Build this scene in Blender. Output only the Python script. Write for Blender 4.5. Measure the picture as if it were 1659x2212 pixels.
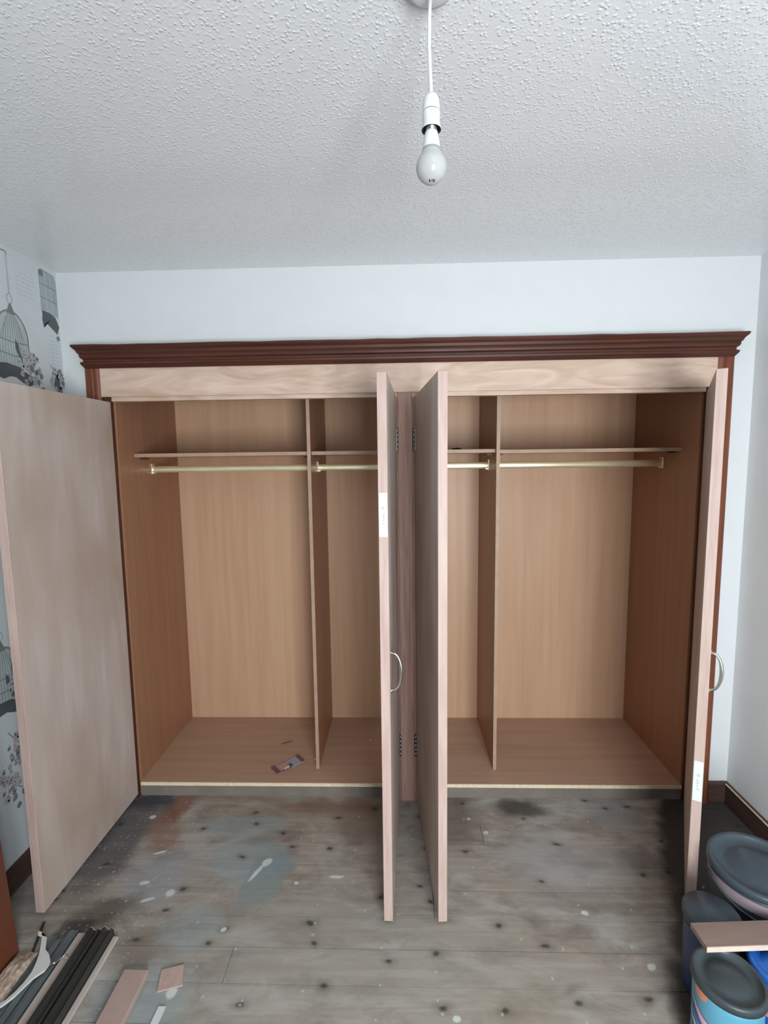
import bpy, bmesh, math, random
from mathutils import Vector, Matrix
random.seed(7)
S = bpy.context.scene
for o in list(bpy.data.objects): bpy.data.objects.remove(o)

# ------------------------------------------------------------------ camera
PITCH, ROLL, YAW = -0.10733, -0.01286, 0.02991
CAM = Vector((0.0, -2.1541, 1.5898)); FPX = 1058.56
cy, sy = math.cos(YAW), math.sin(YAW); cp, sp = math.cos(PITCH), math.sin(PITCH)
fw = Vector((-sy*cp, cy*cp, sp)); rt = Vector((cy, sy, 0)); up = rt.cross(fw)
cr, sr = math.cos(ROLL), math.sin(ROLL)
r2 = rt*cr + up*sr; u2 = -rt*sr + up*cr
cam = bpy.data.cameras.new('camera'); camo = bpy.data.objects.new('camera', cam)
bpy.context.collection.objects.link(camo)
cam.sensor_fit = 'HORIZONTAL'; cam.sensor_width = 36; cam.lens = FPX*36/1659; cam.clip_start = 0.02
m = Matrix.Identity(4)
for i in range(3):
    m[i][0] = r2[i]; m[i][1] = u2[i]; m[i][2] = -fw[i]; m[i][3] = CAM[i]
camo.matrix_world = m
S.camera = camo

# ------------------------------------------------------------------ light
S.view_settings.view_transform = 'Standard'; S.view_settings.look = 'None'
S.view_settings.gamma = 1; S.view_settings.use_curve_mapping = False
S.view_settings.exposure = 0.06
w = bpy.data.worlds.new('world'); S.world = w; w.use_nodes = True
bg = w.node_tree.nodes['Background']; bg.inputs[0].default_value = (.86, .93, 1, 1); bg.inputs[1].default_value = 1.5
WX0, WX1, WZ0, WZ1, YB = 0.12, 1.05, 0.45, 1.76, -3.1      # window in the wall behind the camera
L = bpy.data.lights.new('daylight', 'AREA'); L.shape = 'RECTANGLE'; L.size = WX1-WX0; L.size_y = WZ1-WZ0
L.energy = 98; L.color = (.9, .96, 1)
lo = bpy.data.objects.new('daylight', L); bpy.context.collection.objects.link(lo)
lo.location = ((WX0+WX1)/2, YB-0.10, (WZ0+WZ1)/2); lo.rotation_euler = (math.radians(90), 0, 0)

# ------------------------------------------------------------------ helpers
ORG = {}
COL = bpy.context.collection
def tag(o, label=None, cat=None, group=None, kind=None):
    if label: o['label'] = label
    if cat: o['category'] = cat
    if group: o['group'] = group
    if kind: o['kind'] = kind
    return o
def thing(name, label, cat, loc, group=None):
    o = bpy.data.objects.new(name, None); o.empty_display_size = .05; COL.objects.link(o)
    o.location = loc; ORG[o] = Vector(loc)
    return tag(o, label, cat, group)
class MB:
    def __init__(s): s.v = []; s.f = []; s.mi = []; s.sm = []
    def add(s, vs, fs, mi=0, smooth=False):
        n = len(s.v); s.v += [Vector(v) for v in vs]
        for f in fs: s.f.append([n+i for i in f]); s.mi.append(mi); s.sm.append(smooth)
        return s
    def box(s, x0, x1, y0, y1, z0, z1, mi=0, b=0):
        if b:
            bm = bmesh.new(); bmesh.ops.create_cube(bm, size=1)
            for v in bm.verts: v.co = Vector(((x0+x1)/2+v.co.x*(x1-x0), (y0+y1)/2+v.co.y*(y1-y0), (z0+z1)/2+v.co.z*(z1-z0)))
            bmesh.ops.bevel(bm, geom=list(bm.edges), offset=b, segments=1, affect='EDGES', profile=.5)
            bm.verts.index_update()
            s.add([v.co.copy() for v in bm.verts], [[v.index for v in f.verts] for f in bm.faces], mi); bm.free()
            return s
        vs = [(x, y, z) for x in (x0, x1) for y in (y0, y1) for z in (z0, z1)]
        return s.add(vs, [(0,1,3,2), (4,6,7,5), (0,4,5,1), (2,3,7,6), (0,2,6,4), (1,5,7,3)], mi)
    def obox(s, o, ax, ay, az, mi=0, b=0):
        """box from corner o spanned by three vectors"""
        t = MB().box(0, ax.length, 0, ay.length, 0, az.length, mi, b)
        X, Y, Z = ax.normalized(), ay.normalized(), az.normalized()
        return s.add([o+X*v.x+Y*v.y+Z*v.z for v in t.v], t.f, mi)
    def lathe(s, c, prof, n=32, mi=0, caps=True, smooth=True):
        c = Vector(c); vs = []; fs = []
        for (r, z) in prof:
            for k in range(n):
                a = 2*math.pi*k/n; vs.append(c+Vector((r*math.cos(a), r*math.sin(a), z)))
        for j in range(len(prof)-1):
            for k in range(n):
                fs.append((j*n+k, j*n+(k+1)%n, (j+1)*n+(k+1)%n, (j+1)*n+k))
        s.add(vs, fs, mi, smooth)
        if caps:
            m0 = len(s.v)-len(vs)
            for j in (0, len(prof)-1):
                s.f.append([m0+j*n+k for k in range(n)]); s.mi.append(mi); s.sm.append(False)
        return s
    def tube(s, pts, r, n=10, mi=0, flat=1.0):
        pts = [Vector(p) for p in pts]; rr = r if isinstance(r, list) else [r]*len(pts)
        vs = []; fs = []; prev = None
        for i, p in enumerate(pts):
            t = (pts[min(i+1, len(pts)-1)]-pts[max(i-1, 0)]).normalized()
            ref = prev if prev else (Vector((0,0,1)) if abs(t.z) < .9 else Vector((1,0,0)))
            a = (ref - t*ref.dot(t)).normalized(); b = t.cross(a); prev = a
            for k in range(n):
                th = 2*math.pi*k/n; vs.append(p+a*math.cos(th)*rr[i]*flat+b*math.sin(th)*rr[i])
        for j in range(len(pts)-1):
            for k in range(n): fs.append((j*n+k, j*n+(k+1)%n, (j+1)*n+(k+1)%n, (j+1)*n+k))
        fs += [list(range(n)), [(len(pts)-1)*n+k for k in range(n)]]
        return s.add(vs, fs, mi, True)
    def ribbon(s, pts, wd, nrm, mi=0):
        """flat print: a stroke of width wd lying in the plane with normal nrm"""
        pts = [Vector(p) for p in pts]; vs = []; nrm = Vector(nrm)
        for i, p in enumerate(pts):
            t = (pts[min(i+1, len(pts)-1)]-pts[max(i-1, 0)]).normalized(); a = t.cross(nrm)*wd/2
            vs += [p-a, p+a]
        return s.add(vs, [(2*i, 2*i+1, 2*i+3, 2*i+2) for i in range(len(pts)-1)], mi)
    def build(s, name, mat, parent=None, label=None):
        lo = Vector((min(v.x for v in s.v), min(v.y for v in s.v), min(v.z for v in s.v)))
        hi = Vector((max(v.x for v in s.v), max(v.y for v in s.v), max(v.z for v in s.v)))
        c = Vector(((lo.x+hi.x)/2, (lo.y+hi.y)/2, lo.z))
        me = bpy.data.meshes.new(name); me.from_pydata([v-c for v in s.v], [], s.f); me.update()
        bm = bmesh.new(); bm.from_mesh(me); bmesh.ops.recalc_face_normals(bm, faces=bm.faces); bm.to_mesh(me); bm.free()
        for mt in (mat if isinstance(mat, (list, tuple)) else [mat]): me.materials.append(mt)
        me.polygons.foreach_set('material_index', s.mi); me.polygons.foreach_set('use_smooth', s.sm)
        o = bpy.data.objects.new(name, me); COL.objects.link(o); ORG[o] = c
        if parent: o.parent = parent; o.location = c-ORG[parent]
        else: o.location = c
        if label: o['label'] = label
        return o

# ------------------------------------------------------------------ materials
def srgb(r, g, b):
    f = lambda c: (c/255/12.92) if c/255 <= .04045 else ((c/255+.055)/1.055)**2.4
    return (f(r), f(g), f(b), 1)
class N:
    def __init__(s, name, rough=.6, spec=.3, metal=0):
        s.m = bpy.data.materials.new(name); s.m.use_nodes = True; s.t = s.m.node_tree
        s.b = s.t.nodes['Principled BSDF']; s.b.inputs['Roughness'].default_value = rough
        s.b.inputs['Specular IOR Level'].default_value = spec; s.b.inputs['Metallic'].default_value = metal
        s.p = None
    def new(s, k, **kw):
        n = s.t.nodes.new(k)
        for a, v in kw.items(): setattr(n, a, v)
        return n
    def lk(s, a, b): s.t.links.new(a, b)
    def coords(s, scale=(1,1,1), world=False):
        c = s.new('ShaderNodeNewGeometry').outputs['Position'] if world else s.new('ShaderNodeTexCoord').outputs['Object']
        mp = s.new('ShaderNodeMapping'); mp.inputs['Scale'].default_value = scale; s.lk(c, mp.inputs[0])
        return mp.outputs[0]
    def noise(s, scale, sc=(1,1,1), detail=3, dist=0, world=True, rough=.5):
        n = s.new('ShaderNodeTexNoise'); n.inputs['Scale'].default_value = scale; n.inputs['Detail'].default_value = detail
        n.inputs['Distortion'].default_value = dist; n.inputs['Roughness'].default_value = rough
        s.lk(s.coords(sc, world), n.inputs['Vector']); return n.outputs['Fac']
    def ramp(s, fac, stops):
        r = s.new('ShaderNodeValToRGB'); e = r.color_ramp.elements
        while len(e) < len(stops): e.new(.5)
        for i, (p, c) in enumerate(stops):
            e[i].position = p; e[i].color = c if len(c) == 4 else (*c, 1)
        s.lk(fac, r.inputs[0]); return r.outputs[0]
    def math(s, op, a, b=None, clamp=False):
        n = s.new('ShaderNodeMath', operation=op, use_clamp=clamp)
        for i, v in enumerate((a, b)):
            if v is None: continue
            if isinstance(v, (int, float)): n.inputs[i].default_value = v
            else: s.lk(v, n.inputs[i])
        return n.outputs[0]
    def mix(s, fac, a, b, mode='MIX'):
        n = s.new('ShaderNodeMix', data_type='RGBA', blend_type=mode)
        for k, v in ((0, fac), (6, a), (7, b)):
            if isinstance(v, (int, float, tuple)): n.inputs[k].default_value = v
            else: s.lk(v, n.inputs[k])
        return n.outputs[2]
    def bump(s, h, strength=.3, dist=.002):
        n = s.new('ShaderNodeBump'); n.inputs['Strength'].default_value = strength; n.inputs['Distance'].default_value = dist
        s.lk(h, n.inputs['Height']); s.lk(n.outputs[0], s.b.inputs['Normal'])
    def col(s, c):
        if isinstance(c, tuple): s.b.inputs['Base Color'].default_value = c
        else: s.lk(c, s.b.inputs['Base Color'])
        return s
def plain(name, c, rough=.5, spec=.3, metal=0, var=.06):
    n = N(name, rough, spec, metal); c = srgb(*c)
    d = tuple(x*(1-var) for x in c[:3])+(1,); e = tuple(min(1, x*(1+var)) for x in c[:3])+(1,)
    n.col(n.ramp(n.noise(9), [(.3, d), (.7, e)])); return n.m
def grain(name, c1, c2, sc=(30,30,1.2), scale=1.0, dist=.6, rough=.5, spec=.3, detail=4, blot=None, b=.08):
    n = N(name, rough, spec); f = n.noise(scale, sc, detail, dist)
    c = n.ramp(f, [(.32, srgb(*c1)), (.68, srgb(*c2))])
    if blot:
        g = n.noise(3.2, (1,1,.55), 3, .5); c = n.mix(n.ramp(g, [(.35, (0,0,0)), (.7, (.9,.9,.9))]), c, srgb(*blot))
    n.col(c); n.bump(f, b, .001); return n.m

M = {}
M['wall'] = plain('wall_white_paint', (222, 225, 226), .75, .2, var=.012)
n = N('ceiling_stipple', .16, .8)                             # blown vinyl: glossy elongated blisters
c = n.coords((1, 1, 1), True)
vo = n.new('ShaderNodeTexVoronoi', feature='F1'); vo.inputs['Scale'].default_value = 120; vo.inputs['Randomness'].default_value = 1
ns = n.new('ShaderNodeTexNoise'); ns.inputs['Scale'].default_value = 60; ns.inputs['Detail'].default_value = 2
n.lk(c, ns.inputs['Vector'])
va = n.new('ShaderNodeVectorMath', operation='MULTIPLY_ADD'); n.lk(ns.outputs['Color'], va.inputs[0]); va.inputs[1].default_value = (.010, .010, 0); n.lk(c, va.inputs[2])
n.lk(va.outputs[0], vo.inputs['Vector'])
mr = n.new('ShaderNodeMapRange', interpolation_type='SMOOTHSTEP'); n.lk(vo.outputs['Distance'], mr.inputs[0])
mr.inputs[1].default_value = .55; mr.inputs[2].default_value = .12; mr.inputs[3].default_value = 0; mr.inputs[4].default_value = 1
sc_ = n.new('ShaderNodeSeparateColor'); n.lk(vo.outputs['Color'], sc_.inputs[0])
h = n.math('MULTIPLY', mr.outputs[0], n.math('POWER', sc_.outputs[0], .75))
h = n.math('ADD', h, n.math('MULTIPLY', n.noise(140, detail=2), .25))
n.col(n.ramp(h, [(0, srgb(228, 230, 232)), (1, srgb(236, 237, 238))])); n.bump(h, .6, .0030); M['ceiling'] = n.m
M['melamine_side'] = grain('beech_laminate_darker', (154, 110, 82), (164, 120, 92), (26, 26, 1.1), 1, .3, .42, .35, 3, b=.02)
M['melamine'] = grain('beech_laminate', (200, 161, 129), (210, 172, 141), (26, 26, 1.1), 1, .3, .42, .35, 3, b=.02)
M['melamine_base'] = grain('beech_laminate_base', (178, 146, 124), (188, 156, 134), (1.1, 26, 26), 1, .3, .5, .3, 3, b=.02)
M['plinth'] = plain('dusty_plinth', (128, 120, 112), .8, .1, var=.12)
M['edge'] = grain('shelf_edge_band', (172, 144, 122), (182, 154, 132), (20, 20, 20), 1, 0, .5)
M['pale_edge'] = grain('raw_chipboard_edge', (222, 205, 170), (238, 224, 196), (60, 60, 60), 1, 0, .8, b=.1)
M['ply'] = grain('door_plywood', (188, 174, 165), (206, 194, 187), (9, 9, 1.2), 1.2, 1.4, .5, .35, 4, blot=(178, 156, 140), b=.05)
M['lipping'] = grain('door_lipping', (184, 158, 148), (198, 174, 164), (70, 70, 6), 1, .5, .5, .35, 3, b=.05)
M['header'] = grain('header_plywood', (194, 164, 143), (222, 197, 180), (2.2, 6, 9), 1.3, 2.2, .45, .35, 4, b=.05)
M['post'] = grain('centre_post_wood', (150, 118, 106), (176, 144, 132), (60, 60, 3), 1, 1, .6, .25, 4, b=.1)
M['mahogany'] = grain('mahogany', (64, 33, 22), (90, 49, 35), (2, 60, 60), 1, .4, .42, .4, 4, b=.15)
M['mahogany_v'] = grain('mahogany_upright', (100, 54, 34), (132, 76, 52), (60, 60, 2), 1, .4, .42, .4, 4, b=.15)
M['skirting'] = grain('dark_stained_skirting', (66, 50, 44), (84, 66, 58), (3, 3, 40), 1, .4, .5, .3, 4)
M['brass'] = plain('satin_brass', (248, 240, 204), .3, .6, .7, .03)
M['chrome'] = plain('chrome', (215, 215, 212), .18, .5, 1, .03)
M['zinc'] = plain('hinge_steel', (150, 150, 145), .35, .5, 1, .1)
M['paper'] = plain('white_paper', (222, 226, 229), .8, .1, var=.01)
M['ink'] = plain('grey_ink', (120, 136, 148), .8, .1)
M['plastic_white'] = plain('white_plastic', (222, 224, 223), .35, .4, var=.01)
M['black'] = plain('black_marks_and_shadow_gap', (40, 40, 42), .6, .2)  # for seams, printed marks, the dark disc and painted shade in the holder
n = N('bulb_glass', .12, .5); n.b.inputs['Subsurface Weight'].default_value = .4; n.b.inputs['Subsurface Radius'].default_value = (.02,.02,.02)
n.b.inputs['Subsurface Scale'].default_value = .3
n.col(n.ramp(n.noise(12), [(0, srgb(176, 177, 174)), (1, srgb(184, 185, 182))])); M['bulb'] = n.m
M['bulb_neck'] = plain('bulb_neck', (220, 222, 220), .4, .4, var=.01)
M['plaster'] = plain('rose_plastic', (210, 212, 214), .5, .3, var=.02)

# wallpaper ground, with print laid on as flat shapes
M['wallpaper'] = plain('wallpaper_ground', (208, 214, 216), .7, .2, var=.015)
M['print_grey'] = plain('print_grey', (126, 134, 136), .7, .2, var=.15)
M['print_dark'] = plain('print_dark', (88, 95, 97), .7, .2, var=.2)
M['print_soft'] = plain('print_soft', (176, 184, 186), .7, .2, var=.08)
M['print_pink'] = plain('print_pink', (190, 180, 178), .7, .2, var=.15)
M['print_wash'] = plain('print_wash', (178, 188, 188), .7, .2, var=.08)

# ---- floorboards: worn grey boards with paint stains, knots, splashes
n = N('worn_floorboards', .62, .25)
pos = n.new('ShaderNodeNewGeometry').outputs['Position']
wn = n.new('ShaderNodeTexNoise'); wn.inputs['Scale'].default_value = 9; wn.inputs['Detail'].default_value = 4; n.lk(pos, wn.inputs['Vector'])
wv = n.new('ShaderNodeVectorMath', operation='MULTIPLY_ADD'); n.lk(wn.outputs['Color'], wv.inputs[0]); wv.inputs[1].default_value = (.11, .11, 0); n.lk(pos, wv.inputs[2])
ws = n.new('ShaderNodeVectorMath', operation='SUBTRACT'); n.lk(wv.outputs[0], ws.inputs[0]); ws.inputs[1].default_value = (.055, .055, 0)
wpos = ws.outputs[0]
oi = n.new('ShaderNodeObjectInfo')
gr = n.noise(1.6, (1.3, 22, 1), 5, .9)
c = n.ramp(gr, [(.25, srgb(146, 136, 126)), (.5, srgb(164, 155, 144)), (.75, srgb(182, 175, 164))])
c = n.mix(n.math('MULTIPLY', oi.outputs['Random'], .35), c, srgb(150, 140, 128))
c = n.mix(n.ramp(n.noise(2.3, detail=4), [(.45, (0,0,0)), (.7, (.55,.55,.55))]), c, srgb(170, 172, 170))
c = n.mix(n.ramp(n.noise(5.5, (1, 1.8, 1), 5, .4, rough=.65), [(.47, (0,0,0)), (.68, (.7,.7,.7))]), c, srgb(116, 107, 98))
c = n.mix(n.ramp(n.noise(3.7, (1, 2.6, 1), 5, .8, rough=.6), [(.52, (0,0,0)), (.7, (.55,.55,.55))]), c, srgb(190, 188, 182))
def ell(cx, cy, rx, ry, ang=0, soft=.3, src=None):
    mp = n.new('ShaderNodeMapping', vector_type='TEXTURE'); mp.inputs['Location'].default_value = (cx, cy, 0)
    mp.inputs['Rotation'].default_value = (0, 0, math.radians(ang)); mp.inputs['Scale'].default_value = (rx, ry, 1e6)
    n.lk(src or wpos, mp.inputs[0]); ln = n.new('ShaderNodeVectorMath', operation='LENGTH'); n.lk(mp.outputs[0], ln.inputs[0])
    mr = n.new('ShaderNodeMapRange', interpolation_type='SMOOTHSTEP'); n.lk(ln.outputs['Value'], mr.inputs[0])
    mr.inputs[1].default_value = 1-soft; mr.inputs[2].default_value = 1+soft; mr.inputs[3].default_value = 1; mr.inputs[4].default_value = 0
    return mr.outputs[0]
#STAINS (x, y, rx, ry, angle, soft, colour, strength)
STAINS = [
 (-.62, -.36, .16, .10, 0, .3, (128, 148, 152), .55), (-.52, -.45, .075, .13, -15, .15, (112, 130, 134), .6),
 (-.70, -.18, .20, .07, 0, .4, (126, 142, 146), .5), (-.72, -.66, .10, .10, 0, .4, (130, 146, 150), .45),
 (-.78, -.90, .14, .12, 0, .4, (130, 148, 152), .55), (-.95, -.45, .14, .12, 0, .5, (140, 148, 156), .5),
 (-1.03, -.06, .06, .17, -12, .5, (112, 66, 46), .7), (-1.0, -.25, .05, .08, 0, .5, (120, 82, 60), .5),
 (-1.20, -.22, .11, .34, 0, .4, (74, 78, 84), .75), (-1.16, -.03, .10, .06, 0, .4, (66, 66, 74), .8),
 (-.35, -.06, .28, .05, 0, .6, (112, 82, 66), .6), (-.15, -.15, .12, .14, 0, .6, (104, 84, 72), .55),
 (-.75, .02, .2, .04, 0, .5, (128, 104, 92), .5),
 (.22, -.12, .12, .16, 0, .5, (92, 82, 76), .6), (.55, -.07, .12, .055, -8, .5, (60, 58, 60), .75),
 (.62, -.35, .25, .10, 0, .6, (150, 152, 156), .35), (.95, -.10, .12, .10, 0, .6, (128, 132, 140), .5),
 (.95, -.35, .09, .03, 0, .5, (92, 92, 96), .5), (.6, -.52, .16, .05, 0, .6, (112, 100, 96), .4),
 (-1.06, -.60, .11, .05, 20, .5, (66, 64, 62), .6), (-1.13, -.66, .05, .04, 0, .4, (50, 52, 54), .7),
 (-.86, -.74, .10, .04, 0, .6, (104, 94, 82), .6), (-.2, -.75, .5, .2, 0, .8, (146, 146, 138), .35),
 (.35, -.95, .3, .14, 0, .8, (128, 118, 104), .4),
]
for (x, y, rx, ry, a, so, cc, st) in STAINS:
    cc = tuple(min(255, v*1.13) for v in cc) if cc[0] > 86 else cc
    c = n.mix(n.math('MULTIPLY', ell(x, y, rx, ry, a, so), st), c, srgb(*cc))
# darker floor along the right side, its edge running slantwise from the wardrobe
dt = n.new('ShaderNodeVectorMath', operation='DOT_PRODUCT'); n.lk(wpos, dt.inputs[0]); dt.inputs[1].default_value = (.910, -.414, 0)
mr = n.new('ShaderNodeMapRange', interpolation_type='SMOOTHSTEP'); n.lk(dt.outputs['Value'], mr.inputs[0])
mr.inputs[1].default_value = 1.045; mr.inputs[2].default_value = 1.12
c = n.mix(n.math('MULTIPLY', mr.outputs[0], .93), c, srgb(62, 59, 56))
# knots: dark ovals, one in each chosen voronoi cell
def spots(scale, lo, hi, thr, sc=(1,1,1), rnd=1, off=0.0):
    v = n.new('ShaderNodeTexVoronoi', voronoi_dimensions='2D'); v.inputs['Scale'].default_value = scale; v.inputs['Randomness'].default_value = rnd
    mp = n.new('ShaderNodeMapping'); mp.inputs['Scale'].default_value = sc; mp.inputs['Location'].default_value = (off, off*1.7, 0)
    w2 = n.new('ShaderNodeVectorMath', operation='MULTIPLY_ADD'); n.lk(wn.outputs['Color'], w2.inputs[0]); w2.inputs[1].default_value = (.05,.05,0); n.lk(pos, w2.inputs[2])
    n.lk(w2.outputs[0], mp.inputs[0]); n.lk(mp.outputs[0], v.inputs['Vector'])
    sepc = n.new('ShaderNodeSeparateColor'); n.lk(v.outputs['Color'], sepc.inputs[0])
    g = n.math('GREATER_THAN', sepc.outputs[0], thr)
    mr = n.new('ShaderNodeMapRange', interpolation_type='SMOOTHSTEP'); n.lk(v.outputs['Distance'], mr.inputs[0])
    mr.inputs[1].default_value = lo; mr.inputs[2].default_value = hi; mr.inputs[3].default_value = 1; mr.inputs[4].default_value = 0
    return n.math('MULTIPLY', mr.outputs[0], g)
c = n.mix(n.math('MULTIPLY', spots(6.5, .03, .22, .45, (.8, 1.2, 1)), .35), c, srgb(78, 72, 66))
c = n.mix(n.math('MULTIPLY', spots(6.5, .02, .09, .45, (.8, 1.2, 1)), .75), c, srgb(48, 46, 44))
c = n.mix(n.math('MULTIPLY', spots(17, .0, .11, .86, off=3.1), .7), c, srgb(206, 206, 200))
left = n.math('MULTIPLY', spots(36, .0, .19, .74, (1, 1.8, 1), off=7.7), ell(-1.05, -.42, .26, .5, 0, .6, pos))
c = n.mix(n.math('MULTIPLY', left, .85), c, srgb(214, 216, 214))
# distinct white drips
w3 = n.new('ShaderNodeVectorMath', operation='MULTIPLY_ADD'); n.lk(wn.outputs['Color'], w3.inputs[0]); w3.inputs[1].default_value = (.03, .03, 0); n.lk(pos, w3.inputs[2])
w4 = n.new('ShaderNodeVectorMath', operation='SUBTRACT'); n.lk(w3.outputs[0], w4.inputs[0]); w4.inputs[1].default_value = (.015, .015, 0)
for (x, y, rx, ry, a) in [(-.565, -.425, .009, .055, -28), (-.535, -.375, .016, .026, -30), (-.25, -.44, .034, .010, 8), (-1.12, -.135, .018, .014, 0),
                          (.36, -.205, .016, .012, 0), (.30, -.13, .01, .008, 0), (-.86, -.52, .02, .02, 0), (-.40, -.47, .01, .008, 0),
                          (-.99, -.33, .03, .008, 20), (-.93, -.55, .03, .008, 25), (-.70, -.86, .018, .025, 0), (.64, -.58, .012, .012, 0),
                          (.15, -.915, .016, .012, 0), (-.61, -.66, .012, .01, 0), (.78, -.76, .02, .012, 40), (-.98, -.48, .025, .012, 10)]:
    c = n.mix(n.math('MULTIPLY', ell(x, y, rx*.8, ry*.8, a, .3, w4.outputs[0]), .85), c, srgb(214, 220, 216))
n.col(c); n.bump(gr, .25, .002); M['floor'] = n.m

M['tub_lid'] = plain('grey_blue_tub_lid', (66, 77, 85), .32, .45, var=.04)
M['tub_dark'] = plain('dark_tub', (60, 68, 72), .38, .45, var=.06)
M['tub_navy'] = plain('navy_tub', (62, 76, 112), .38, .4, var=.06)
M['label_blue'] = plain('label_blue', (40, 98, 178), .35, .4, var=.05)
M['label_cyan'] = plain('label_cyan', (96, 160, 184), .35, .4, var=.05)
M['label_white'] = plain('label_white', (232, 226, 240), .35, .4, var=.02)
M['label_orange'] = plain('label_orange', (222, 142, 112), .35, .4, var=.05)
M['label_red'] = plain('label_red', (176, 112, 132), .35, .4, var=.05)
M['label_mauve'] = plain('label_mauve', (150, 134, 140), .35, .4, var=.05)
M['offcut'] = grain('mdf_offcut', (172, 150, 140), (188, 166, 156), (5, 5, 5), 1, .5, .7)
M['offcut_edge'] = grain('mdf_offcut_edge', (206, 188, 172), (218, 202, 186), (40, 40, 40), 1, 0, .8)
M['pale_wood'] = grain('pale_batten', (188, 178, 170), (206, 196, 188), (20, 2, 20), 1, .5, .6)
M['dark_wood'] = grain('dark_batten', (44, 46, 44), (62, 62, 58), (60, 2, 60), 1, .4, .35, .4)
M['slate_wood'] = grain('slate_grey_batten', (74, 82, 84), (112, 122, 124), (40, 2, 40), 1.2, .8, .45, .4, 5)
M['red_wood'] = grain('red_brown_panel', (92, 52, 38), (112, 64, 44), (3, 3, 2), 1, .8, .4, .4)
M['rug'] = grain('beige_pile', (160, 136, 118), (214, 196, 182), (30, 30, 30), 1.3, 1.2, .95, .1)
M['pkt_grey'] = plain('packet_blue_grey', (160, 166, 186), .3, .5, var=.08)
M['pkt_red'] = plain('packet_maroon', (128, 74, 84), .35, .4, var=.08)
M['pkt_dark'] = plain('packet_dark', (80, 82, 82), .35, .4)
M['pkt_cream'] = plain('packet_cream', (238, 214, 186), .5, .3)
M['pkt_tan'] = plain('packet_tan', (198, 160, 126), .5, .3)
M['crumb'] = plain('wood_crumb', (232, 200, 180), .8, .1)
M['splinter'] = plain('splinter', (122, 92, 72), .8, .1)

# ------------------------------------------------------------------ room shell
XL, XR, ZC, YW = -1.4576, 1.4978, 2.4, 0.0
JL, JR, ZH, D, ZB = -1.25, 1.302, 1.862, .60, .071           # wardrobe opening and depth
def struct(name, mb, mat): return tag(mb.build(name, mat), kind='structure')
T = .1
struct('ceiling', MB().box(XL-T, XR+T, YB-T, .75, ZC, ZC+T), M['ceiling'])
fl = struct('floor', MB().box(XL-T, XR+T, YB-T, .75, -.10, -.02), M['black'])
struct('wall_left', MB().box(XL-T, XL, YB-T, .75, -.02, ZC), M['wallpaper'])
struct('wall_right', MB().box(XR, XR+T, YB-T, .75, -.02, ZC), M['wall'])
w_ = MB(); w_.box(XL, JL-.012, 0, .06, -.02, ZC); w_.box(JR+.012, XR, 0, .06, -.02, ZC); w_.box(JL-.012, JR+.012, 0, .06, 1.998, ZC)
struct('wall_front', w_, M['wall'])
struct('wall_alcove', MB().box(XL, XR, .65, .75, -.02, ZC), M['wall'])
w_ = MB(); w_.box(XL, WX0, YB-T, YB, -.02, ZC); w_.box(WX1, XR, YB-T, YB, -.02, ZC); w_.box(WX0, WX1, YB-T, YB, -.02, WZ0); w_.box(WX0, WX1, YB-T, YB, WZ1, ZC)
struct('wall_back', w_, M['wall'])
w_ = MB()
for x in (WX0, WX1-.05, (WX0+WX1)/2-.025): w_.box(x, x+.05, YB-.06, YB-.01, WZ0, WZ1)
w_.box(WX0, WX1, YB-.06, YB-.01, WZ0, WZ0+.05); w_.box(WX0, WX1, YB-.06, YB-.01, WZ1-.05, WZ1)
struct('window_1', w_, M['plastic_white'])
# floorboards: rows run along x, most boards one length, a few with a butt joint
y = .06; k = 0
while y > YB:
    y1 = max(y-.1113, YB); cuts = [XL, XR]
    if k in (2, 5, 7, 10, 13, 16, 19): cuts = [XL, random.uniform(-.7, .9), XR]
    if k == 0: pass
    for a, b in zip(cuts, cuts[1:]):
        dz = random.uniform(-.0012, 0)
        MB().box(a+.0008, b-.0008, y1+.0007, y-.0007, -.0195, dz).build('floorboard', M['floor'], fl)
    y = y1; k += 1
# skirtings
def skirt(name, x0, x1, y0, y1, h=.1):
    return struct(name, MB().box(x0, x1, y0, y1, 0, h, b=.004), M['skirting'])
skirt('baseboard_right', XR-.016, XR, YB, -.018)
skirt('baseboard_front', 1.405, XR, -.018, 0)
skirt('baseboard_left', XL, XL+.016, YB, -.018)
br = bpy.data.objects['baseboard_right']
MB().box(XR-.0195, XR-.0135, -2.0, -.02, .0935, .0975).build('worn_edge', M['pale_edge'], br, 'pale worn line along the skirting edge')

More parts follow.
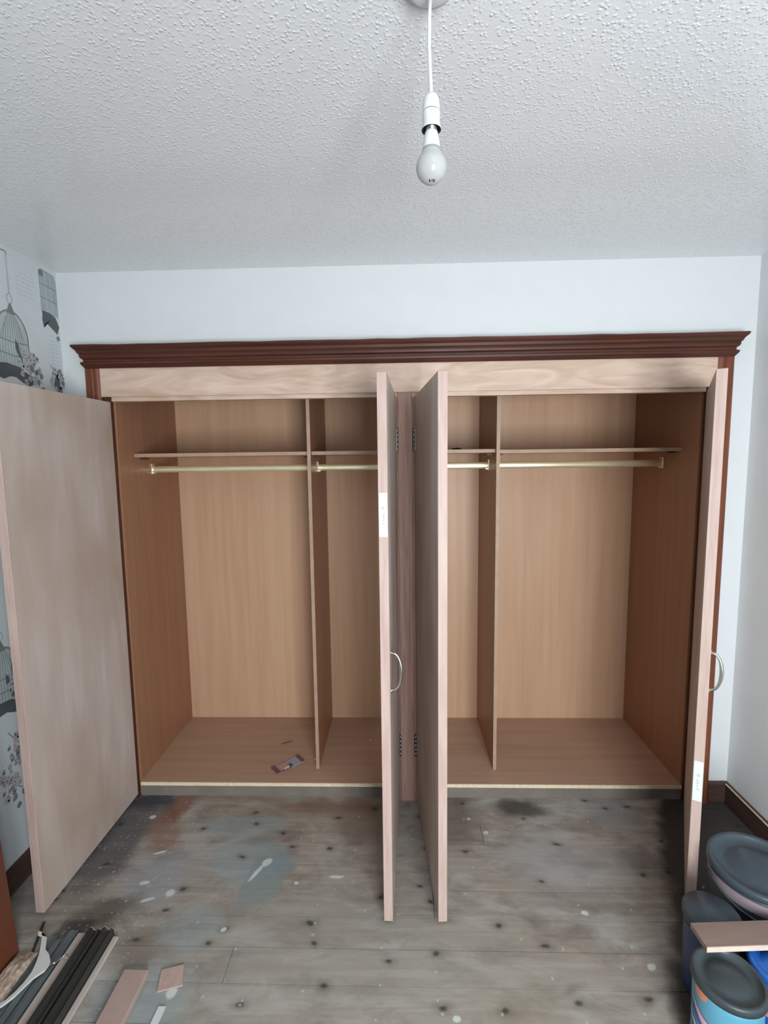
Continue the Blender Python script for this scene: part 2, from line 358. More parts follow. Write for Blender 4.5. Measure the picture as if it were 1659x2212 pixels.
# ------------------------------------------------------------------ wallpaper print on the left wall
wl = bpy.data.objects['wall_left']
XP = XL+.0006; NX = (1, 0, 0)
def pr(y, z, d=0): return Vector((XP+d, y, z))
MATS = [M['print_grey'], M['print_dark'], M['print_soft'], M['print_pink'], M['print_wash']]
def blob(mb, y, z, ry, rz, mi, d=0, n_=11, rough=.3):
    vs = [pr(y, z, d)]
    for k in range(n_):
        a = 2*math.pi*k/n_; q = 1+random.uniform(-rough, rough); vs.append(pr(y+ry*q*math.cos(a), z+rz*q*math.sin(a), d))
    mb.add(vs, [(0, 1+k, 1+(k+1) % n_) for k in range(n_)], mi)
def cage_dome(y, z):                       # y centre, z apex
    mb = MB(); R_, H = .078, .21
    arc = [(math.cos(math.pi*k/20)*R_, math.sin(math.pi*k/20)*.10) for k in range(21)]
    out = [pr(y+R_, z-H)]+[pr(y+a, z-.10+b) for a, b in arc]+[pr(y-R_, z-H)]
    mb.add([pr(y, z-.1, -.0002)]+[o+Vector((-.0002, 0, 0)) for o in out], [(0, i+1, i+2) for i in range(len(out)-1)]+[(0, len(out), 1)], 4)
    mb.ribbon(out, .006, NX, 0)
    for k in range(-5, 6):
        yy = k*R_/6; top = z-.10+.10*math.sqrt(max(0, 1-(yy/R_)**2))
        mb.ribbon([pr(y+yy*.55, top-.005, .0002), pr(y+yy, z-.12, .0002), pr(y+yy, z-H, .0002)], .0022, NX, 0)
    for zz in (z-.11, z-.16): mb.ribbon([pr(y-R_, zz, .0003), pr(y, zz-.006, .0003), pr(y+R_, zz, .0003)], .004, NX, 0)
    mb.add([pr(y-.022, z-.012, .0003), pr(y+.022, z-.012, .0003), pr(y+.004, z+.026, .0003), pr(y-.004, z+.026, .0003)], [(0, 1, 2, 3)], 0)
    ring = [pr(y+.013*math.cos(a*math.pi/8), z+.044+.018*math.sin(a*math.pi/8)) for a in range(17)]; mb.ribbon(ring, .002, NX, 0)
    mb.ribbon([pr(y, z+.062), pr(y-.001, min(z+.21, 2.385))], .003, NX, 2); mb.ribbon([pr(y+.004, z+.062), pr(y+.004, min(z+.21, 2.385))], .0015, NX, 2)
    mb.ribbon([pr(y-.03, min(z+.212, 2.39)), pr(y, min(z+.214, 2.392)), pr(y+.006, min(z+.206, 2.384))], .005, NX, 0)
    # dark scalloped tray
    pts = [(-.085, -H+.006), (-.04, -H+.012), (.02, -H+.006), (.06, -H-.012), (.085, -H-.02), (.088, -H-.05), (.07, -H-.06), (.03, -H-.05), (.0, -H-.035), (-.03, -H-.036), (-.06, -H-.05), (-.085, -H-.045)]
    mb.add([pr(y, z-H-.02, .0005)]+[pr(y+a, z+b, .0005) for a, b in pts], [(0, i+1, (i+1) % 12+1) for i in range(12)], 1)
    # perched bird
    mb.add([pr(y+.01, z-.10, .0006), pr(y+.022, z-.115, .0006), pr(y+.036, z-.165, .0006), pr(y+.046, z-.20, .0006), pr(y+.026, z-.17, .0006), pr(y+.008, z-.135, .0006)], [(0, 1, 2, 3, 4, 5)], 1)
    return mb
def cage_tall(y, z):
    mb = MB(); a, b = y-.047, y+.047; H = .17
    out = [pr(a, z-H), pr(a-.002, z-.01), pr(a+.008, z), pr(b-.012, z-.005), pr(b, z-.03), pr(b, z-H), pr(a, z-H)]
    mb.add([v+Vector((-.0002, 0, 0)) for v in out[:6]], [(0, 1, 2, 3, 4, 5)], 4); mb.ribbon(out, .003, NX, 0)
    for k in range(1, 9): mb.ribbon([pr(a+k*.0104, z-.004, .0002), pr(a+k*.0104, z-H, .0002)], .0018 if k % 3 else .0035, NX, 0 if k % 3 else 2)
    for zz in (z-.058, z-.112): mb.ribbon([pr(a, zz, .0003), pr(b, zz-.004, .0003)], .0035, NX, 0)
    pts = [(-.045, -H+.004), (0, -H+.004), (.03, -H-.006), (.05, -H-.04), (.035, -H-.075), (.02, -H-.066), (0, -H-.055), (-.02, -H-.045), (-.037, -H-.05), (-.043, -H-.065), (-.050, -H-.035)]
    mb.add([pr(y, z-H-.02, .0005)]+[pr(y+p, z+q, .0005) for p, q in pts], [(0, i+1, (i+1) % 11+1) for i in range(11)], 1)
    blob(mb, y-.038, z-.015, .012, .012, 0, .0004); blob(mb, y+.04, z-.26, .010, .012, 0, .0004)
    return mb
def spray(y, z, s=1.0):
    mb = MB()
    for k in range(34):
        a, r = random.uniform(0, 6.28), random.uniform(0, .062)*s
        yy, zz = y+r*math.cos(a), z+r*math.sin(a)*1.25
        mi = random.choice((3, 3, 2, 3, 0, 2))
        for p in range(4):
            b = p*1.57+a; blob(mb, yy+.006*math.cos(b), zz+.007*math.sin(b), .0055, .0065, mi, .0007+.00001*k, 7)
        if k % 4 == 0: blob(mb, yy, zz, .004, .005, 1, .0009, 6)
    mb.ribbon([pr(y-.05*s, z+.07*s, .0007), pr(y, z, .0007), pr(y+.06*s, z-.06*s, .0007)], .003, NX, 0)
    for k in range(4): blob(mb, y+random.uniform(.0, .07)*s, z-random.uniform(.03, .12)*s, .011, .012, 0, .0009, 9, .4)
    return mb
def script(y, z, wd, rows):
    mb = MB()
    for r in range(rows):
        yy = y
        while yy < y+wd:
            l_ = random.uniform(.01, .028)
            pts = [pr(yy+i*l_/5, z-r*.016+random.uniform(-.002, .002), .0001) for i in range(6)]
            mb.ribbon(pts, .0016, NX, 2); yy += l_+.006
    return mb
k = 0
for (y, z) in [(-.275, 2.165), (-.45, 1.62), (-.275, 1.10), (-.47, .92), (-.80, 1.62), (-.80, 2.165)]:
    cage_dome(y, z).build('wallpaper_print', MATS, wl, 'grey print of a domed birdcage on the wallpaper')
    spray(y+.075, z-.19).build('wallpaper_print', MATS, wl, 'pinkish grey blossom print on the wallpaper')
for (y, z) in [(-.056, 2.383), (-.056, 1.83), (-.056, 1.30), (-.6, 2.383)]:
    cage_tall(y, z).build('wallpaper_print', MATS, wl, 'grey print of a tall birdcage on the wallpaper')
spray(-.045, 1.955, .7).build('wallpaper_print', MATS, wl, 'pinkish grey blossom print on the wallpaper')
blob_ = MB(); blob(blob_, -.045, 1.925, .016, .04, 1, .001, 9, .35); blob_.build('wallpaper_print', MATS, wl, 'dark finial print above the door edge')
for (y, z) in [(-.36, .62), (-.42, .52), (-.5, .42), (-.35, .35)]: spray(y, z, 1.1).build('wallpaper_print', MATS, wl, 'pinkish grey blossom print on the wallpaper')
for (y, z, wd, r) in [(-.235, 2.325, .10, 6), (-.07, 2.12, .05, 8), (-.4, 1.4, .15, 6)]:
    script(y, z, wd, r).build('wallpaper_print', MATS, wl, 'faint grey handwriting print on the wallpaper')

# ------------------------------------------------------------------ built-in wardrobe
W = thing('built_in_wardrobe', 'wide built-in wardrobe with four open plywood doors and dark moulded cornice', 'wardrobe', (.02, 0, 0))
t = .016
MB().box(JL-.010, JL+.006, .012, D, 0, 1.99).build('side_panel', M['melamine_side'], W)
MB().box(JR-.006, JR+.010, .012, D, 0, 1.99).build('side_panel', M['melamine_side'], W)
MB().box(JL+.006, JR-.006, D-.004, D, ZB, 1.974).build('back_panel', M['melamine'], W)
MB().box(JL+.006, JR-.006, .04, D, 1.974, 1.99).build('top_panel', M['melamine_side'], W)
MB().box(JL+.006, JR-.006, .004, D-.004, ZB-t, ZB).build('base_panel', M['melamine_base'], W)
MB().box(JL+.006, JR-.006, 0, .004, ZB-t, ZB).build('front_edge', M['pale_edge'], W, 'pale raw edge of the wardrobe floor')
MB().box(JL+.006, JR-.006, .006, .024, 0, ZB-t).build('plinth', M['plinth'], W, 'grey dusty plinth strip under the wardrobe floor')
DL, DR, DY = -.411, .449, .11
def divider(x0):
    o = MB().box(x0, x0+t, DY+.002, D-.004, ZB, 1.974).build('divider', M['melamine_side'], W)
    MB().box(x0, x0+t, DY, DY+.002, ZB, 1.974).build('edge_band', M['edge'], o)
divider(DL-t+.008); divider(DR)
def shelf(x0, x1, z):
    o = MB().box(x0, x1, .142, D-.004, z-t, z).build('shelf', M['melamine'], W)
    MB().box(x0, x1, .140, .142, z-t, z).build('edge_band', M['edge'], o)
zs = 1.630
shelf(JL+.006, DL-t+.008, zs); shelf(DL+.008, DR, zs); shelf(DR+t, JR-.006, zs-.004)
for x in (JL+.006, DL-t+.008-.03, DL+.008, DR-.03, DR+t, JR-.036):
    MB().box(x, x+.03, .19, .215, zs-t-.012, zs-t-.004+.0).build('shelf_bracket', M['skirting'], W)
# oval hanging rails with end sockets
def rail(x0, x1, z=1.553, y=.30):
    pts = [(x0+.002, y, z), (x1-.002, y, z)]
    mb = MB(); vs = []; n_ = 20
    for x in (x0+.002, x1-.002):
        for k in range(n_):
            a = 2*math.pi*k/n_; vs.append((x, y+.0075*math.cos(a), z+.0165*math.sin(a)))
    mb.add(vs, [(k, (k+1) % n_, n_+(k+1) % n_, n_+k) for k in range(n_)], 0, True)
    r = mb.build('hanging_rail', M['brass'], W)
    for x, s in ((x0, 1), (x1, -1)):
        b = MB(); b.box(min(x, x+s*.006), max(x, x+s*.006), y-.016, y+.016, z-.024, z+.030, b=.002)
        b.box(min(x+s*.006, x+s*.016), max(x+s*.006, x+s*.016), y-.011, y+.011, z-.019, z-.013)
        b.build('rail_socket', M['brass'], r)
        MB().tube([(x+s*.006, y, z+.022), (x+s*.009, y, z+.022)], .004, 8).build('screw', M['zinc'], r)
rail(JL+.006, DL-t+.008); rail(DL+.008, DR); rail(DR+t, JR-.006)
# header
MB().box(-1.285, 1.335, -.020, 0, 1.874, 2.0).build('header_board', M['header'], W)
MB().box(JL+.0, JR-.0, -.006, .030, 1.856, 1.874).build('header_lip', M['header'], W)
# uprights left and right (moulded architrave)
def arch(x0, x1, s):                       # s=+1: opening to the right
    a = MB(); n0 = x0 if s > 0 else x1
    def X(d): return n0+s*d
    w_ = x1-x0
    prof = [(0, 0), (0, -.020), (.006, -.024), (.030, -.024), (.036, -.019), (.042, -.023), (.052, -.023), (w_, -.016), (w_, 0)]
    vs = [(X(d), yy, z) for z in (0, 1.996) for d, yy in prof]; n_ = len(prof)
    a.add(vs, [(i, (i+1) % n_, n_+(i+1) % n_, n_+i) for i in range(n_)]+[list(range(n_)), list(range(n_, 2*n_))])
    a.build('architrave', M['mahogany_v'], W)
arch(-1.350, -1.286, 1); arch(1.337, 1.402, -1)
# linings between architrave and carcass
MB().box(-1.285, JL-.002, -.012, .010, 0, 1.874).build('jamb', M['mahogany'], W)
MB().box(JR+.002, 1.336, -.012, .010, 0, 1.874).build('jamb', M['mahogany'], W)
# centre post
MB().box(.0005, .062, -.020, .024, 0, 1.874, b=.002).build('centre_post', M['post'], W)
MB().box(-.014, .0, -.006, .020, 0, 1.856).build('door_stop', M['post'], W); MB().box(.0625, .076, -.006, .020, 0, 1.856).build('door_stop', M['post'], W)
# cornice: profile swept with mitred returns
def cornice():
    prof = [(0, 1.994), (.004, 1.994), (.010, 2.002), (.016, 2.010), (.017, 2.018), (.008, 2.022), (.008, 2.030), (.016, 2.036), (.019, 2.044),
            (.018, 2.050), (.024, 2.056), (.028, 2.066), (.036, 2.074), (.040, 2.080), (.040, 2.087), (0, 2.0875)]
    xl, xr, yf = -1.340, 1.393, -.022
    mb = MB(); n_ = len(prof)
    st = [lambda p: (xl-p, -.0005), lambda p: (xl-p, yf-p), lambda p: (xr+p, yf-p), lambda p: (xr+p, -.0005)]
    nseg = 28; rows = []
    for k, s in enumerate(st):
        rows.append([(*s(p), z) for p, z in prof])
    mid = []
    for i in range(1, nseg):
        u = i/nseg; row = []
        for j, (p, z) in enumerate(prof):
            a, b = rows[1][j], rows[2][j]; dz = (random.uniform(-.0022, .0004) if j >= n_-2 else 0)
            row.append((a[0]+(b[0]-a[0])*u, a[1], z+dz))
        mid.append(row)
    rows = rows[:2]+mid+rows[2:]
    vs = [v for r in rows for v in r]
    fs = []
    for i in range(len(rows)-1):
        for j in range(n_-1): fs.append((i*n_+j, i*n_+j+1, (i+1)*n_+j+1, (i+1)*n_+j))
    mb.add(vs, fs)
    mb.box(xl, xr, yf, -.0008, 1.9965, 2.086)
    mb.build('cornice', M['mahogany'], W)
cornice()

# doors ------------------------------------------------------------
ZD0, ZD1, TH = .020, 1.852, .030
def door(hx, hy, dirv, nrm, length, handle=None, paper=None, pz=0, hinges=True):
    """hx,hy: hinge corner of the face towards -nrm ; dirv: unit vector along the door ; nrm: thickness direction"""
    d = Vector((*dirv, 0)).normalized(); q = Vector((*nrm, 0)).normalized(); o = Vector((hx, hy, ZD0))
    e = .005
    body = MB().obox(o, d*(length-e), q*TH, Vector((0, 0, ZD1-ZD0))).build('door', M['ply'], W)
    MB().obox(o+d*(length-e), d*e, q*TH, Vector((0, 0, ZD1-ZD0)), b=.0008).build('edge_lipping', M['lipping'], body)
    if handle:
        side, zc = handle; hn = q*side; base = o+d*(length-.045)+(q*TH if side > 0 else Vector())
        hb = MB(); pts = []; H = .064
        for k in range(17):
            a = math.pi*k/16; pts.append(base+hn*(.004+.031*math.sin(a)**.8)+Vector((0, 0, zc-ZD0+H*math.cos(a))))
        rr = [.0042+.0022*math.exp(-((k-8)/3.2)**2) for k in range(17)]
        hb.tube(pts, rr, 10)
        for s in (1, -1):
            p = base+Vector((0, 0, zc-ZD0+s*(H+.002))); hb.tube([p, p+hn*.003, p+hn*.006], [.009, .008, .004], 12)
        hb.build('handle', M['chrome'], body)
    if paper:
        z0, z1 = paper; p0 = o+d*length; mb = MB()
        pw = TH*.86
        a = p0+q*(TH*.07)+Vector((0, 0, z0-ZD0)); mb.obox(a, d*.0006, q*pw, Vector((0, 0, z1-z0)), 0)
        zc = (z0+z1)/2; f = p0+d*.0008
        def P2(u, v): return f+q*(TH*.5+u)+Vector((0, 0, zc-ZD0+v))
        for st in ([(-.006, .022), (-.002, .017), (.004, .024)], [(-.001, .028), (.002, .021), (.005, .018)], [(-.003, .008), (-.001, -.004), (.003, .002)],
                   [(-.006, -.008), (0, -.007), (.004, -.004)], [(-.002, -.012), (.0, -.02)], [(-.004, -.024), (.002, -.030), (.004, -.026)]):
            mb.ribbon([P2(u, v+pz) for u, v in st], .0013, d, 1)
        mb.build('paper_label', [M['paper'], M['ink']], body, 'white paper label with grey handwriting')
    if hinges:
        for zc in (1.672, .275):
            hb = MB(); s = -1 if hinges == 'n' else 1
            hp = o-d*.002+(q*TH if s > 0 else Vector())+q*s*.0035
            for k in range(5):
                hb.tube([hp+Vector((0, 0, zc-ZD0-.05+k*.02+.0006)), hp+Vector((0, 0, zc-ZD0-.05+k*.02+.0194))], .0042, 10)
            hb.obox(o+(q*TH if s > 0 else -q*.001)+Vector((0, 0, zc-ZD0-.05)), d*.022, q*.0012, Vector((0, 0, .1)))
            for dz in (-.035, 0, .035):
                pp = o+d*.013+(q*(TH+.001) if s > 0 else -q*.001)+Vector((0, 0, zc-ZD0+dz)); hb.tube([pp, pp+q*s*.001], .0032, 8)
            hb.build('hinge', M['zinc'], body)
# left door: hinge on the left jamb, inner face to the right
def unit(a, b): v = Vector((b[0]-a[0], b[1]-a[1])); return (v.normalized().x, v.normalized().y), v.length
h0, e0 = (-1.252, -.013), (-1.258, -.628)
d0, l0 = unit(h0, e0); door(*h0, d0, (d0[1], -d0[0]), l0, handle=(1, .9))
# middle-left door: right face is the outer face
h1, e1 = (-.005-.0, -.024), (-.033, -.640)
d1, l1 = unit(h1, e1); door(*h1, d1, (d1[1], -d1[0]), l1, handle=(-1, .889), paper=(1.348, 1.486), hinges='n')
# middle-right door: left face is the outer face
h2, e2 = (.072, -.024), (.122, -.640)
d2, l2 = unit(h2, e2); door(*h2, d2, (-d2[1], d2[0]), l2, hinges='n', handle=None)
# right door: half open, inner face to the left
h3, e3 = (1.300, -.013), (.979, -.584)
d3, l3 = unit(h3, e3); door(*h3, d3, (-d3[1], d3[0]), l3, handle=(1, .875), paper=(.435, .575), pz=.0)

# ------------------------------------------------------------------ pendant
px, py = .0622, -1.238
P_ = thing('pendant_light', 'bare white light bulb on a white flex hanging from the ceiling rose', 'light', (px, py, 2.4))
MB().lathe((px, py, 0), [(.046, 2.4), (.046, 2.388), (.042, 2.378), (.032, 2.373), (.006, 2.371)], 40).build('ceiling_rose', M['plaster'], P_)
fx = [(px, py, 2.372), (px-.002, py, 2.33), (px-.0025, py, 2.29), (px-.001, py, 2.25), (px+.0005, py, 2.222), (px+.0008, py, 2.205)]
MB().tube(fx, .0031, 12).build('flex', M['plastic_white'], P_)
bx = px+.0008
MB().lathe((bx, py, 0), [(.0045, 2.212), (.0105, 2.209), (.0135, 2.203), (.0145, 2.192), (.0146, 2.184)], 32).build('holder_cap', M['plastic_white'], P_)
MB().lathe((bx, py, 0), [(.0138, 2.184), (.0138, 2.1825)], 32).build('holder_seam', M['black'], P_)
MB().lathe((bx, py, 0), [(.0150, 2.1825), (.0154, 2.160), (.0168, 2.158), (.0168, 2.1545)], 32, caps=False).build('holder_skirt', M['plastic_white'], P_)
MB().lathe((bx, py, 0), [(.0100, 2.18), (.0100, 2.150)], 24).build('bulb_cap', M['zinc'], P_)
bl = MB().lathe((bx, py, 0), [(.0100, 2.152), (.0115, 2.149), (.0132, 2.140), (.0146, 2.130), (.0152, 2.124)], 36, caps=False).build('bulb_neck', M['bulb_neck'], P_)
prof = [(.0152, 2.124), (.0170, 2.118)]
cz = 2.094; R_ = .0268
for k in range(1, 15):
    a = math.radians(42)-k*math.radians(132)/14; prof.append((max(.0004, R_*math.cos(a)), cz+R_*math.sin(a)))
bulb = MB().lathe((bx, py, 0), prof, 40).build('bulb', M['bulb'], P_)
mk = MB()
for dx, wd, tilt in ((-.0040, .0022, .0012), (.0008, .0014, 0), (.0040, .0024, 0)):
    vs = []
    for (u, v) in ((-.5, .0), (.5, .0), (.5, 1), (-.5, 1)):
        xx = dx+u*wd+(1-v)*tilt; aa = math.radians(-76+v*11)
        rr = R_*1.006*math.cos(aa); yy = -math.sqrt(max(1e-9, rr*rr-xx*xx)); vs.append((bx+xx, py+yy, cz+R_*1.006*math.sin(aa)))
    mk.add(vs, [(0, 1, 2, 3)])
mk.build('bulb_marking', M['black'], P_, 'small dark printed marks near the bulb tip')

MB().lathe((bx, py, 0), [(.0166, 2.1546), (.0158, 2.1546), (.0150, 2.162), (.0102, 2.162)], 32, caps=False).build('holder_dark_inside', M['black'], P_)  # black ring paints the shade inside the holder's opening
# ------------------------------------------------------------------ small things inside the wardrobe
def patch(mb, pts, z, h, mi, lift=0):
    """thin crumpled sheet piece from an outline"""
    n_ = len(pts); vs = [(x, y, z+h+random.uniform(0, lift)) for x, y in pts]+[(x, y, z) for x, y in pts]
    mb.add(vs, [list(range(n_)), list(range(n_, 2*n_))]+[(i, (i+1) % n_, n_+(i+1) % n_, n_+i) for i in range(n_)], mi)
pk = MB(); z = ZB+.0002
def loc(u, v):                              # packet frame
    a = math.radians(44); return (-.566+u*math.cos(a)-v*math.sin(a), .140+u*math.sin(a)+v*math.cos(a))
patch(pk, [loc(-.075, -.030), loc(.075, -.030), loc(.078, .030), loc(-.072, .032)], z, .0015, 0, .002)
patch(pk, [loc(-.078, -.032), loc(-.058, -.032), loc(-.056, .034), loc(-.08, .034)], z+.004, .001, 1)
patch(pk, [loc(.060, -.032), loc(.078, -.032), loc(.08, .032), loc(.062, .032)], z+.004, .001, 1)
patch(pk, [loc(-.06, -.034), loc(.0, -.034), loc(.0, -.026), loc(-.06, -.026)], z+.004, .001, 1)
patch(pk, [loc(-.05, -.022), loc(-.012, -.022), loc(-.006, .016), loc(-.045, .02)], z+.004, .0025, 4)
patch(pk, [loc(-.004, -.03), loc(.014, -.024), (loc(.012, .0)), loc(-.002, -.006)], z+.004, .002, 2)
patch(pk, [loc(-.036, -.03), loc(-.008, -.03), loc(-.006, -.016), loc(-.034, -.018)], z+.0065, .002, 3)
tag(pk.build('plastic_packet', [M['pkt_grey'], M['pkt_red'], M['pkt_dark'], M['pkt_cream'], M['pkt_tan']]), 'small crumpled blue-grey packet with maroon ends on the wardrobe floor', 'packet')
sp_ = MB(); sp_.obox(Vector((-.640, .316, ZB+.0003)), Vector((.052, .024, 0)), Vector((-.0025, .0055, 0)), Vector((0, 0, .003)))
tag(sp_.build('wood_splinter', M['splinter']), 'thin brown wood splinter behind the crumpled packet', 'splinter')
for (x, y, r, lab) in [(-.165, .355, .007, 'pale wood crumb between the divider and the middle door'), (-.437, .187, .006, 'pale wood crumb beside the foot of the left divider')]:
    cb = MB(); cb.lathe((x, y, ZB+.0002), [(r*.7, 0), (r, r*.3), (r*.6, r*.7), (r*.2, r*.8)], 7, smooth=False)
    for v in cb.v: v.x += (v.y-y)*.6; v.z = max(v.z, ZB+.0002)
    tag(cb.build('wood_crumb', M['crumb']), lab, 'crumb')
dk = MB(); dk.lathe((.290, .30, zs+.0002), [(.022, 0), (.026, .004), (.020, .009), (.006, .011)], 18)
tag(dk.build('dark_disc', M['black']), 'flat dark round disc lying on the shelf behind the middle right door', 'disc')

# ------------------------------------------------------------------ offcuts, battens and hanger on the left
def slab(x0, x1, ya, yb, z0, z1, sk=0.0, mi=0, b=.001):
    """long piece running along y, from ya (far) to yb (near), sheared by sk in x"""
    mb = MB().box(x0, x1, yb, ya, z0, z1, mi, b)
    for v in mb.v: v.x += sk*(ya-v.y)
    return mb
YN = -1.75
def item(name, mb, mat, label, cat, group=None): return tag(mb.build(name, mat), label, cat, group)
item('batten', slab(-1.094, -1.062, -.692, YN, .0006, .014, 0.0), M['pale_wood'], 'flat pale batten left of the two dark grooved lengths', 'batten')
def dark_length(x0, ya, lab):
    prof = [(0, 0), (0, .026), (.006, .033), (.014, .034), (.019, .024), (.026, .022), (.034, .030), (.040, .028), (.043, .018), (.043, 0)]
    n_ = len(prof); mb = MB()
    o_ = thing('moulding_length', lab, 'moulding', (x0+.02, ya-.5, .0006), 'dark moulding lengths')
    vs = [(x0+a, y, .0006+b) for y in (ya-.0015, YN) for a, b in prof]
    mb.add(vs, [(i, (i+1) % n_, n_+(i+1) % n_, n_+i) for i in range(n_)]+[list(range(n_, 2*n_))]); mb.build('moulding', M['dark_wood'], o_)
    e = MB(); vs = [(x0+a, y, .0006+b) for y in (ya, ya-.0014) for a, b in prof]
    e.add(vs, [(i, (i+1) % n_, n_+(i+1) % n_, n_+i) for i in range(n_)]+[list(range(n_, 2*n_)), list(range(n_))]); e.build('sawn_end', M['offcut_edge'], o_, 'pale sawn end')
dark_length(-1.060, -.690, 'dark moulding length beside the flat pale batten')
dark_length(-1.014, -.688, 'dark moulding length, the right one of the pair')
item('batten', slab(-.969, -.953, -.700, YN, .0006, .012, 0.0), M['pale_wood'], 'narrow pale batten right of the two dark mouldings', 'batten')
for i, (x0, wd, ya, sk, lab) in enumerate([(-1.180, .022, -.70, .0, 'grey-black batten nearest the beige rug'), (-1.154, .018, -.715, .0, 'grey-black batten under the hanger body'),
                                           (-1.132, .030, -.68, .0, 'grey-black batten next to the flat pale batten')]):
    item('dark_batten', slab(x0, x0+wd, ya, YN, .0006, .012+.004*(i % 2), sk), M['slate_wood'], lab, 'batten', 'grey-black battens on the floor')
# red-brown face at the left edge; unseen depth and height added to shade the wall
ch = thing('shading_chest', 'reddish-brown varnished wooden chest at the left edge, unseen bulk added to shade the patterned wall', 'chest', (-1.35, -1.2, 0))
pm = MB().box(-1.44, -1.256, -1.7, -.745, .0, .95, b=.003)
for v in pm.v:
    if v.x > -1.35: v.x -= v.z*.06
pm.build('chest_body', M['red_wood'], ch)
MB().box(-1.441, -1.309, -1.705, -.740, .9505, .97, b=.003).build('chest_top', M['red_wood'], ch)
# beige pile rug offcut
rg = MB(); nx, ny = 22, 60; x0, x1, ya, yb = -1.209, -1.192, -.74, -1.35
x0, x1 = -1.2085, -1.1925
tg = thing('rug', 'beige shaggy rug offcut between the red-brown panel and the dark battens', 'rug', (-1.2, -1.0, 0))
rb = MB(); vs = []
for i in range(nx+1):
    for j in range(ny+1):
        u, v_ = i/nx, j/ny; hh = .020*min(1, 6*min(u, 1-u)+.1)*min(1, 10*min(v_, 1-v_)+.15)
        vs.append((-1.252+u*.066, -.752-v_*.6, .0006+hh+random.uniform(0, .006)))
rb.add(vs, [(i*(ny+1)+j, (i+1)*(ny+1)+j, (i+1)*(ny+1)+j+1, i*(ny+1)+j+1) for i in range(nx) for j in range(ny)], 0, True)
rb.box(-1.252, -1.186, -1.352, -.752, .0006, .004)
rb.build('pile', M['rug'], tg)
# white coat hanger lying over the battens
hg = thing('coat_hanger', 'white plastic coat hanger lying on the dark battens with its wire hook', 'hanger', (-1.13, -.8, .018))
def outline_slab(mb, left, right, z0, z1):
    n_ = len(left); vs = [(x, y, z0) for x, y in left+right[::-1]]+[(x, y, z1) for x, y in left+right[::-1]]; m_ = 2*n_
    fs = [(i, i+1, m_-2-i, m_-1-i) for i in range(n_-1)]; fs += [(a+m_, b+m_, c+m_, d+m_) for a, b, c, d in fs]
    fs += [(i, (i+1) % m_, m_+(i+1) % m_, m_+i) for i in range(m_)]; mb.add(vs, fs); return mb
HL = [(-1.224,-.706),(-1.225,-.698),(-1.212,-.701),(-1.194,-.728),(-1.178,-.755),(-1.167,-.776),(-1.157,-.802),(-1.15,-.83),(-1.151,-.86),(-1.158,-.887),(-1.168,-.909),(-1.182,-.922),(-1.201,-.938),(-1.229,-.954)]
HR = [(-1.217,-.711),(-1.204,-.713),(-1.183,-.718),(-1.171,-.737),(-1.159,-.758),(-1.134,-.775),(-1.113,-.798),(-1.114,-.824),(-1.132,-.846),(-1.142,-.873),(-1.151,-.9),(-1.166,-.923),(-1.191,-.943),(-1.222,-.959)]
hb = outline_slab(MB(), HL, HR, .0185, .0245)
hb.build('hanger_body', M['plastic_white'], hg)
hk = [(-1.118,-.803,.022),(-1.105,-.803,.0235),(-1.097,-.802,.025),(-1.085,-.793,.030),(-1.077,-.786,.033),(-1.070,-.781,.033),(-1.064,-.786,.031),(-1.066,-.794,.029)]
MB().tube(hk, .0017, 8).build('hook', M['chrome'], hg)
MB().tube([(-1.110,-.803,.0225),(-1.102,-.8025,.024),(-1.095,-.801,.0255)], .0034, 8).build('ferrule', M['chrome'], hg)
# board, square offcut and white strip on the floor
item('board', slab(-.868, -.792, -.812, YN, .0006, .020, .0, b=.0015), M['offcut'], 'pinkish brown board lying lengthways left of the square offcut', 'board')
def quad_slab(pts, z0, z1, b=0):
    mb = MB(); vs = [(x, y, z0) for x, y in pts]+[(x, y, z1) for x, y in pts]
    return mb.add(vs, [(0, 3, 2, 1), (4, 5, 6, 7)]+[(i, (i+1) % 4, 4+(i+1) % 4, 4+i) for i in range(4)])
item('square_offcut', quad_slab([(-.757, -.800), (-.694, -.781), (-.672, -.842), (-.741, -.863)], .0006, .0055), M['lipping'], 'small square pinkish offcut lying on the floorboards', 'offcut')
item('white_strip', quad_slab([(-.718, -.900), (-.696, -.900), (-.700, -1.02), (-.722, -1.02)], .0006, .003), M['plastic_white'], 'white strip with a rounded end lying near the square offcut', 'strip')
item('dark_strip', quad_slab([(-1.252, -.645), (-1.244, -.643), (-1.189, -.795), (-1.197, -.798)], .0004, .003), M['dark_wood'], 'thin dark strip running from the left door corner towards the hanger', 'strip')

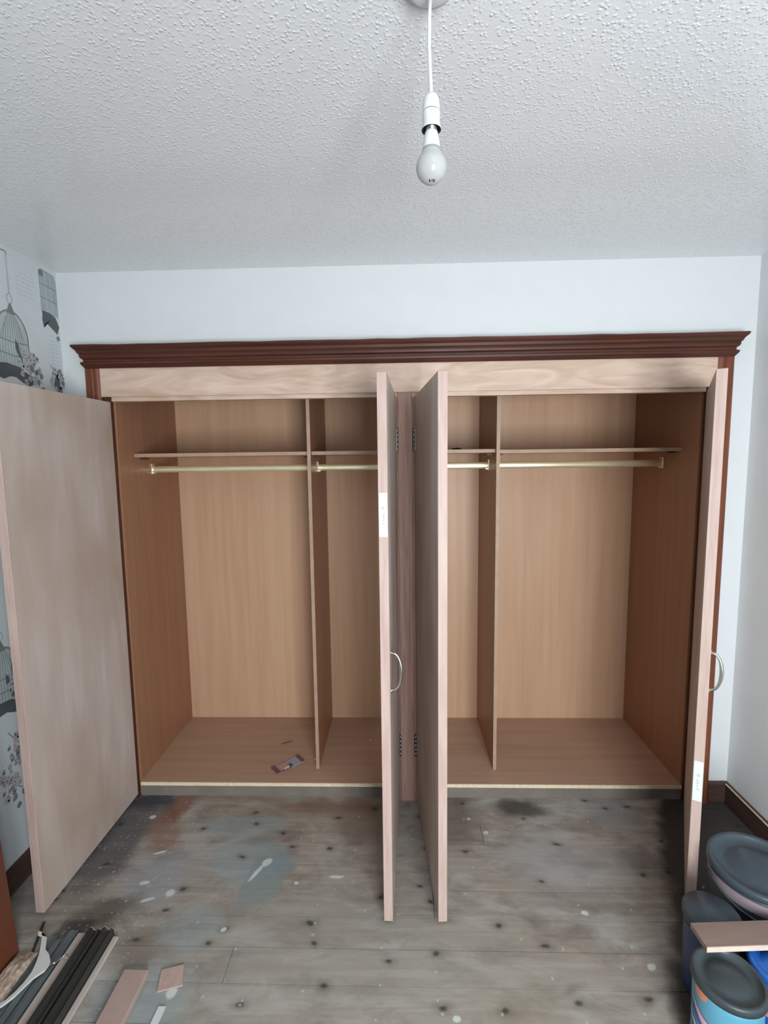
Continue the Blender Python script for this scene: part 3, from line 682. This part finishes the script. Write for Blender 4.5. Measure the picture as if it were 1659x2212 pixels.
# ------------------------------------------------------------------ tubs on the right
def tub(name, lab, x, y, r, h, body, lid, bands=(), handle=False, rim=True):
    t = thing(name, lab, 'tub', (x, y, .0))
    MB().lathe((x, y, 0), [(r*.90, .0006), (r*.93, .004), (r*.985, h-.035), (r*.985, h-.018)], 48).build('tub_body', body, t)
    e = .004
    if rim:
        pl = [(r*1.0, h-.022), (r*1.0+e, h-.020), (r+e, h-.004), (r+e*.3, h), (r*.93, h), (r*.91, h-.002), (r*.90, h-.009), (r*.62, h-.009), (r*.60, h-.007), (.001, h-.007)]
    else: pl = [(r, h-.022), (r+e, h-.020), (r+e, h-.004), (r+.001, h), (.001, h)]
    MB().lathe((x, y, 0), pl, 56).build('lid', lid, t)
    for (a0, a1, zt, zb_, curve, mat, nm) in bands:      # label pieces wrapped on the body
        mb = MB(); n_ = 28; vs = []
        for k in range(n_+1):
            u = k/n_; a = math.radians(a0+(a1-a0)*u); s = curve*math.sin(math.pi*u); th = (math.sin(math.pi*min(max(u, .02), .98)))**.35
            zc = (zt+zb_)/2*h+s*h; hw = (zt-zb_)/2*h*th
            for zz in (zc+hw, zc-hw):
                q = .93+(zz/h)*.055; rr = r*q+.0016; vs.append((x+rr*math.cos(a), y+rr*math.sin(a), zz))
        mb.add(vs, [(2*k, 2*k+1, 2*k+3, 2*k+2) for k in range(n_)], 0, True); mb.build('label_band', mat, t)
    if handle:
        pts = [(x+(r+.006)*math.cos(math.radians(a)), y+(r+.006)*math.sin(math.radians(a)), h-.035-.05*math.sin(math.radians((a-170)))) for a in range(170, 351, 12)]
        MB().tube(pts, .003, 8).build('bail_handle', M['tub_lid'], t)
    return t
tub('paint_tub', 'large dark tub with a wide blue-grey lid near the right skirting', 1.130, -.700, .137, .30, M['tub_dark'], M['tub_lid'],
    [(150, 285, .90, .78, 0, M['label_mauve'], '')], True)
tub('paint_tub', 'narrow navy tub with glossy blue-grey lid under the wooden board end', .912, -.818, .072, .25, M['tub_navy'], M['tub_lid'], [(160, 330, .86, .80, 0, M['tub_lid'], '')], False, False)
tub('paint_tub', 'front tub with dark sunken lid and blue and cyan label', .842, -.998, .080, .25, M['label_cyan'], M['tub_dark'],
    [(150, 300, .40, .04, .02, M['label_blue'], ''), (160, 275, .66, .60, -.13, M['label_blue'], ''), (165, 262, .78, .67, -.16, M['label_red'], ''), (168, 258, .76, .69, -.16, M['label_white'], ''),
     (176, 204, .93, .82, -.02, M['label_orange'], ''), (160, 250, .54, .49, -.12, M['label_white'], ''), (158, 240, .40, .36, -.1, M['label_white'], '')])
tub('paint_tub', 'tub with bright blue label at the right edge beside the front tub', 1.010, -.957, .074, .243, M['label_blue'], M['label_blue'],
    [(150, 290, .86, .80, -.03, M['label_white'], ''), (190, 250, .72, .58, -.05, M['label_orange'], ''), (150, 290, .48, .42, -.05, M['label_white'], '')])
ob = MB().obox(Vector((.822, -.938, .2508)), Vector((.42, .022, 0)), Vector((-.003, .070, 0)), Vector((0, 0, .016)), 0, .001)
for v in ob.v:                                   # worn, slightly ragged front edge
    if v.y < -.90 and v.x > .83: v.y += 0
M['old_board'] = grain('old_board', (128, 108, 98), (146, 124, 114), (3, 30, 3), 1, .5, .7)
tb = thing('wooden_board', 'short brown wooden board lying across the tub lids', 'board', (1.0, -.9, .2508))
ob.build('board', M['old_board'], tb)
MB().obox(Vector((.822, -.9395, .2512)), Vector((.42, .022, 0)), Vector((0, .0012, 0)), Vector((0, 0, .0152)), 0).build('sawn_edge', M['offcut_edge'], tb, 'pale sawn front edge')
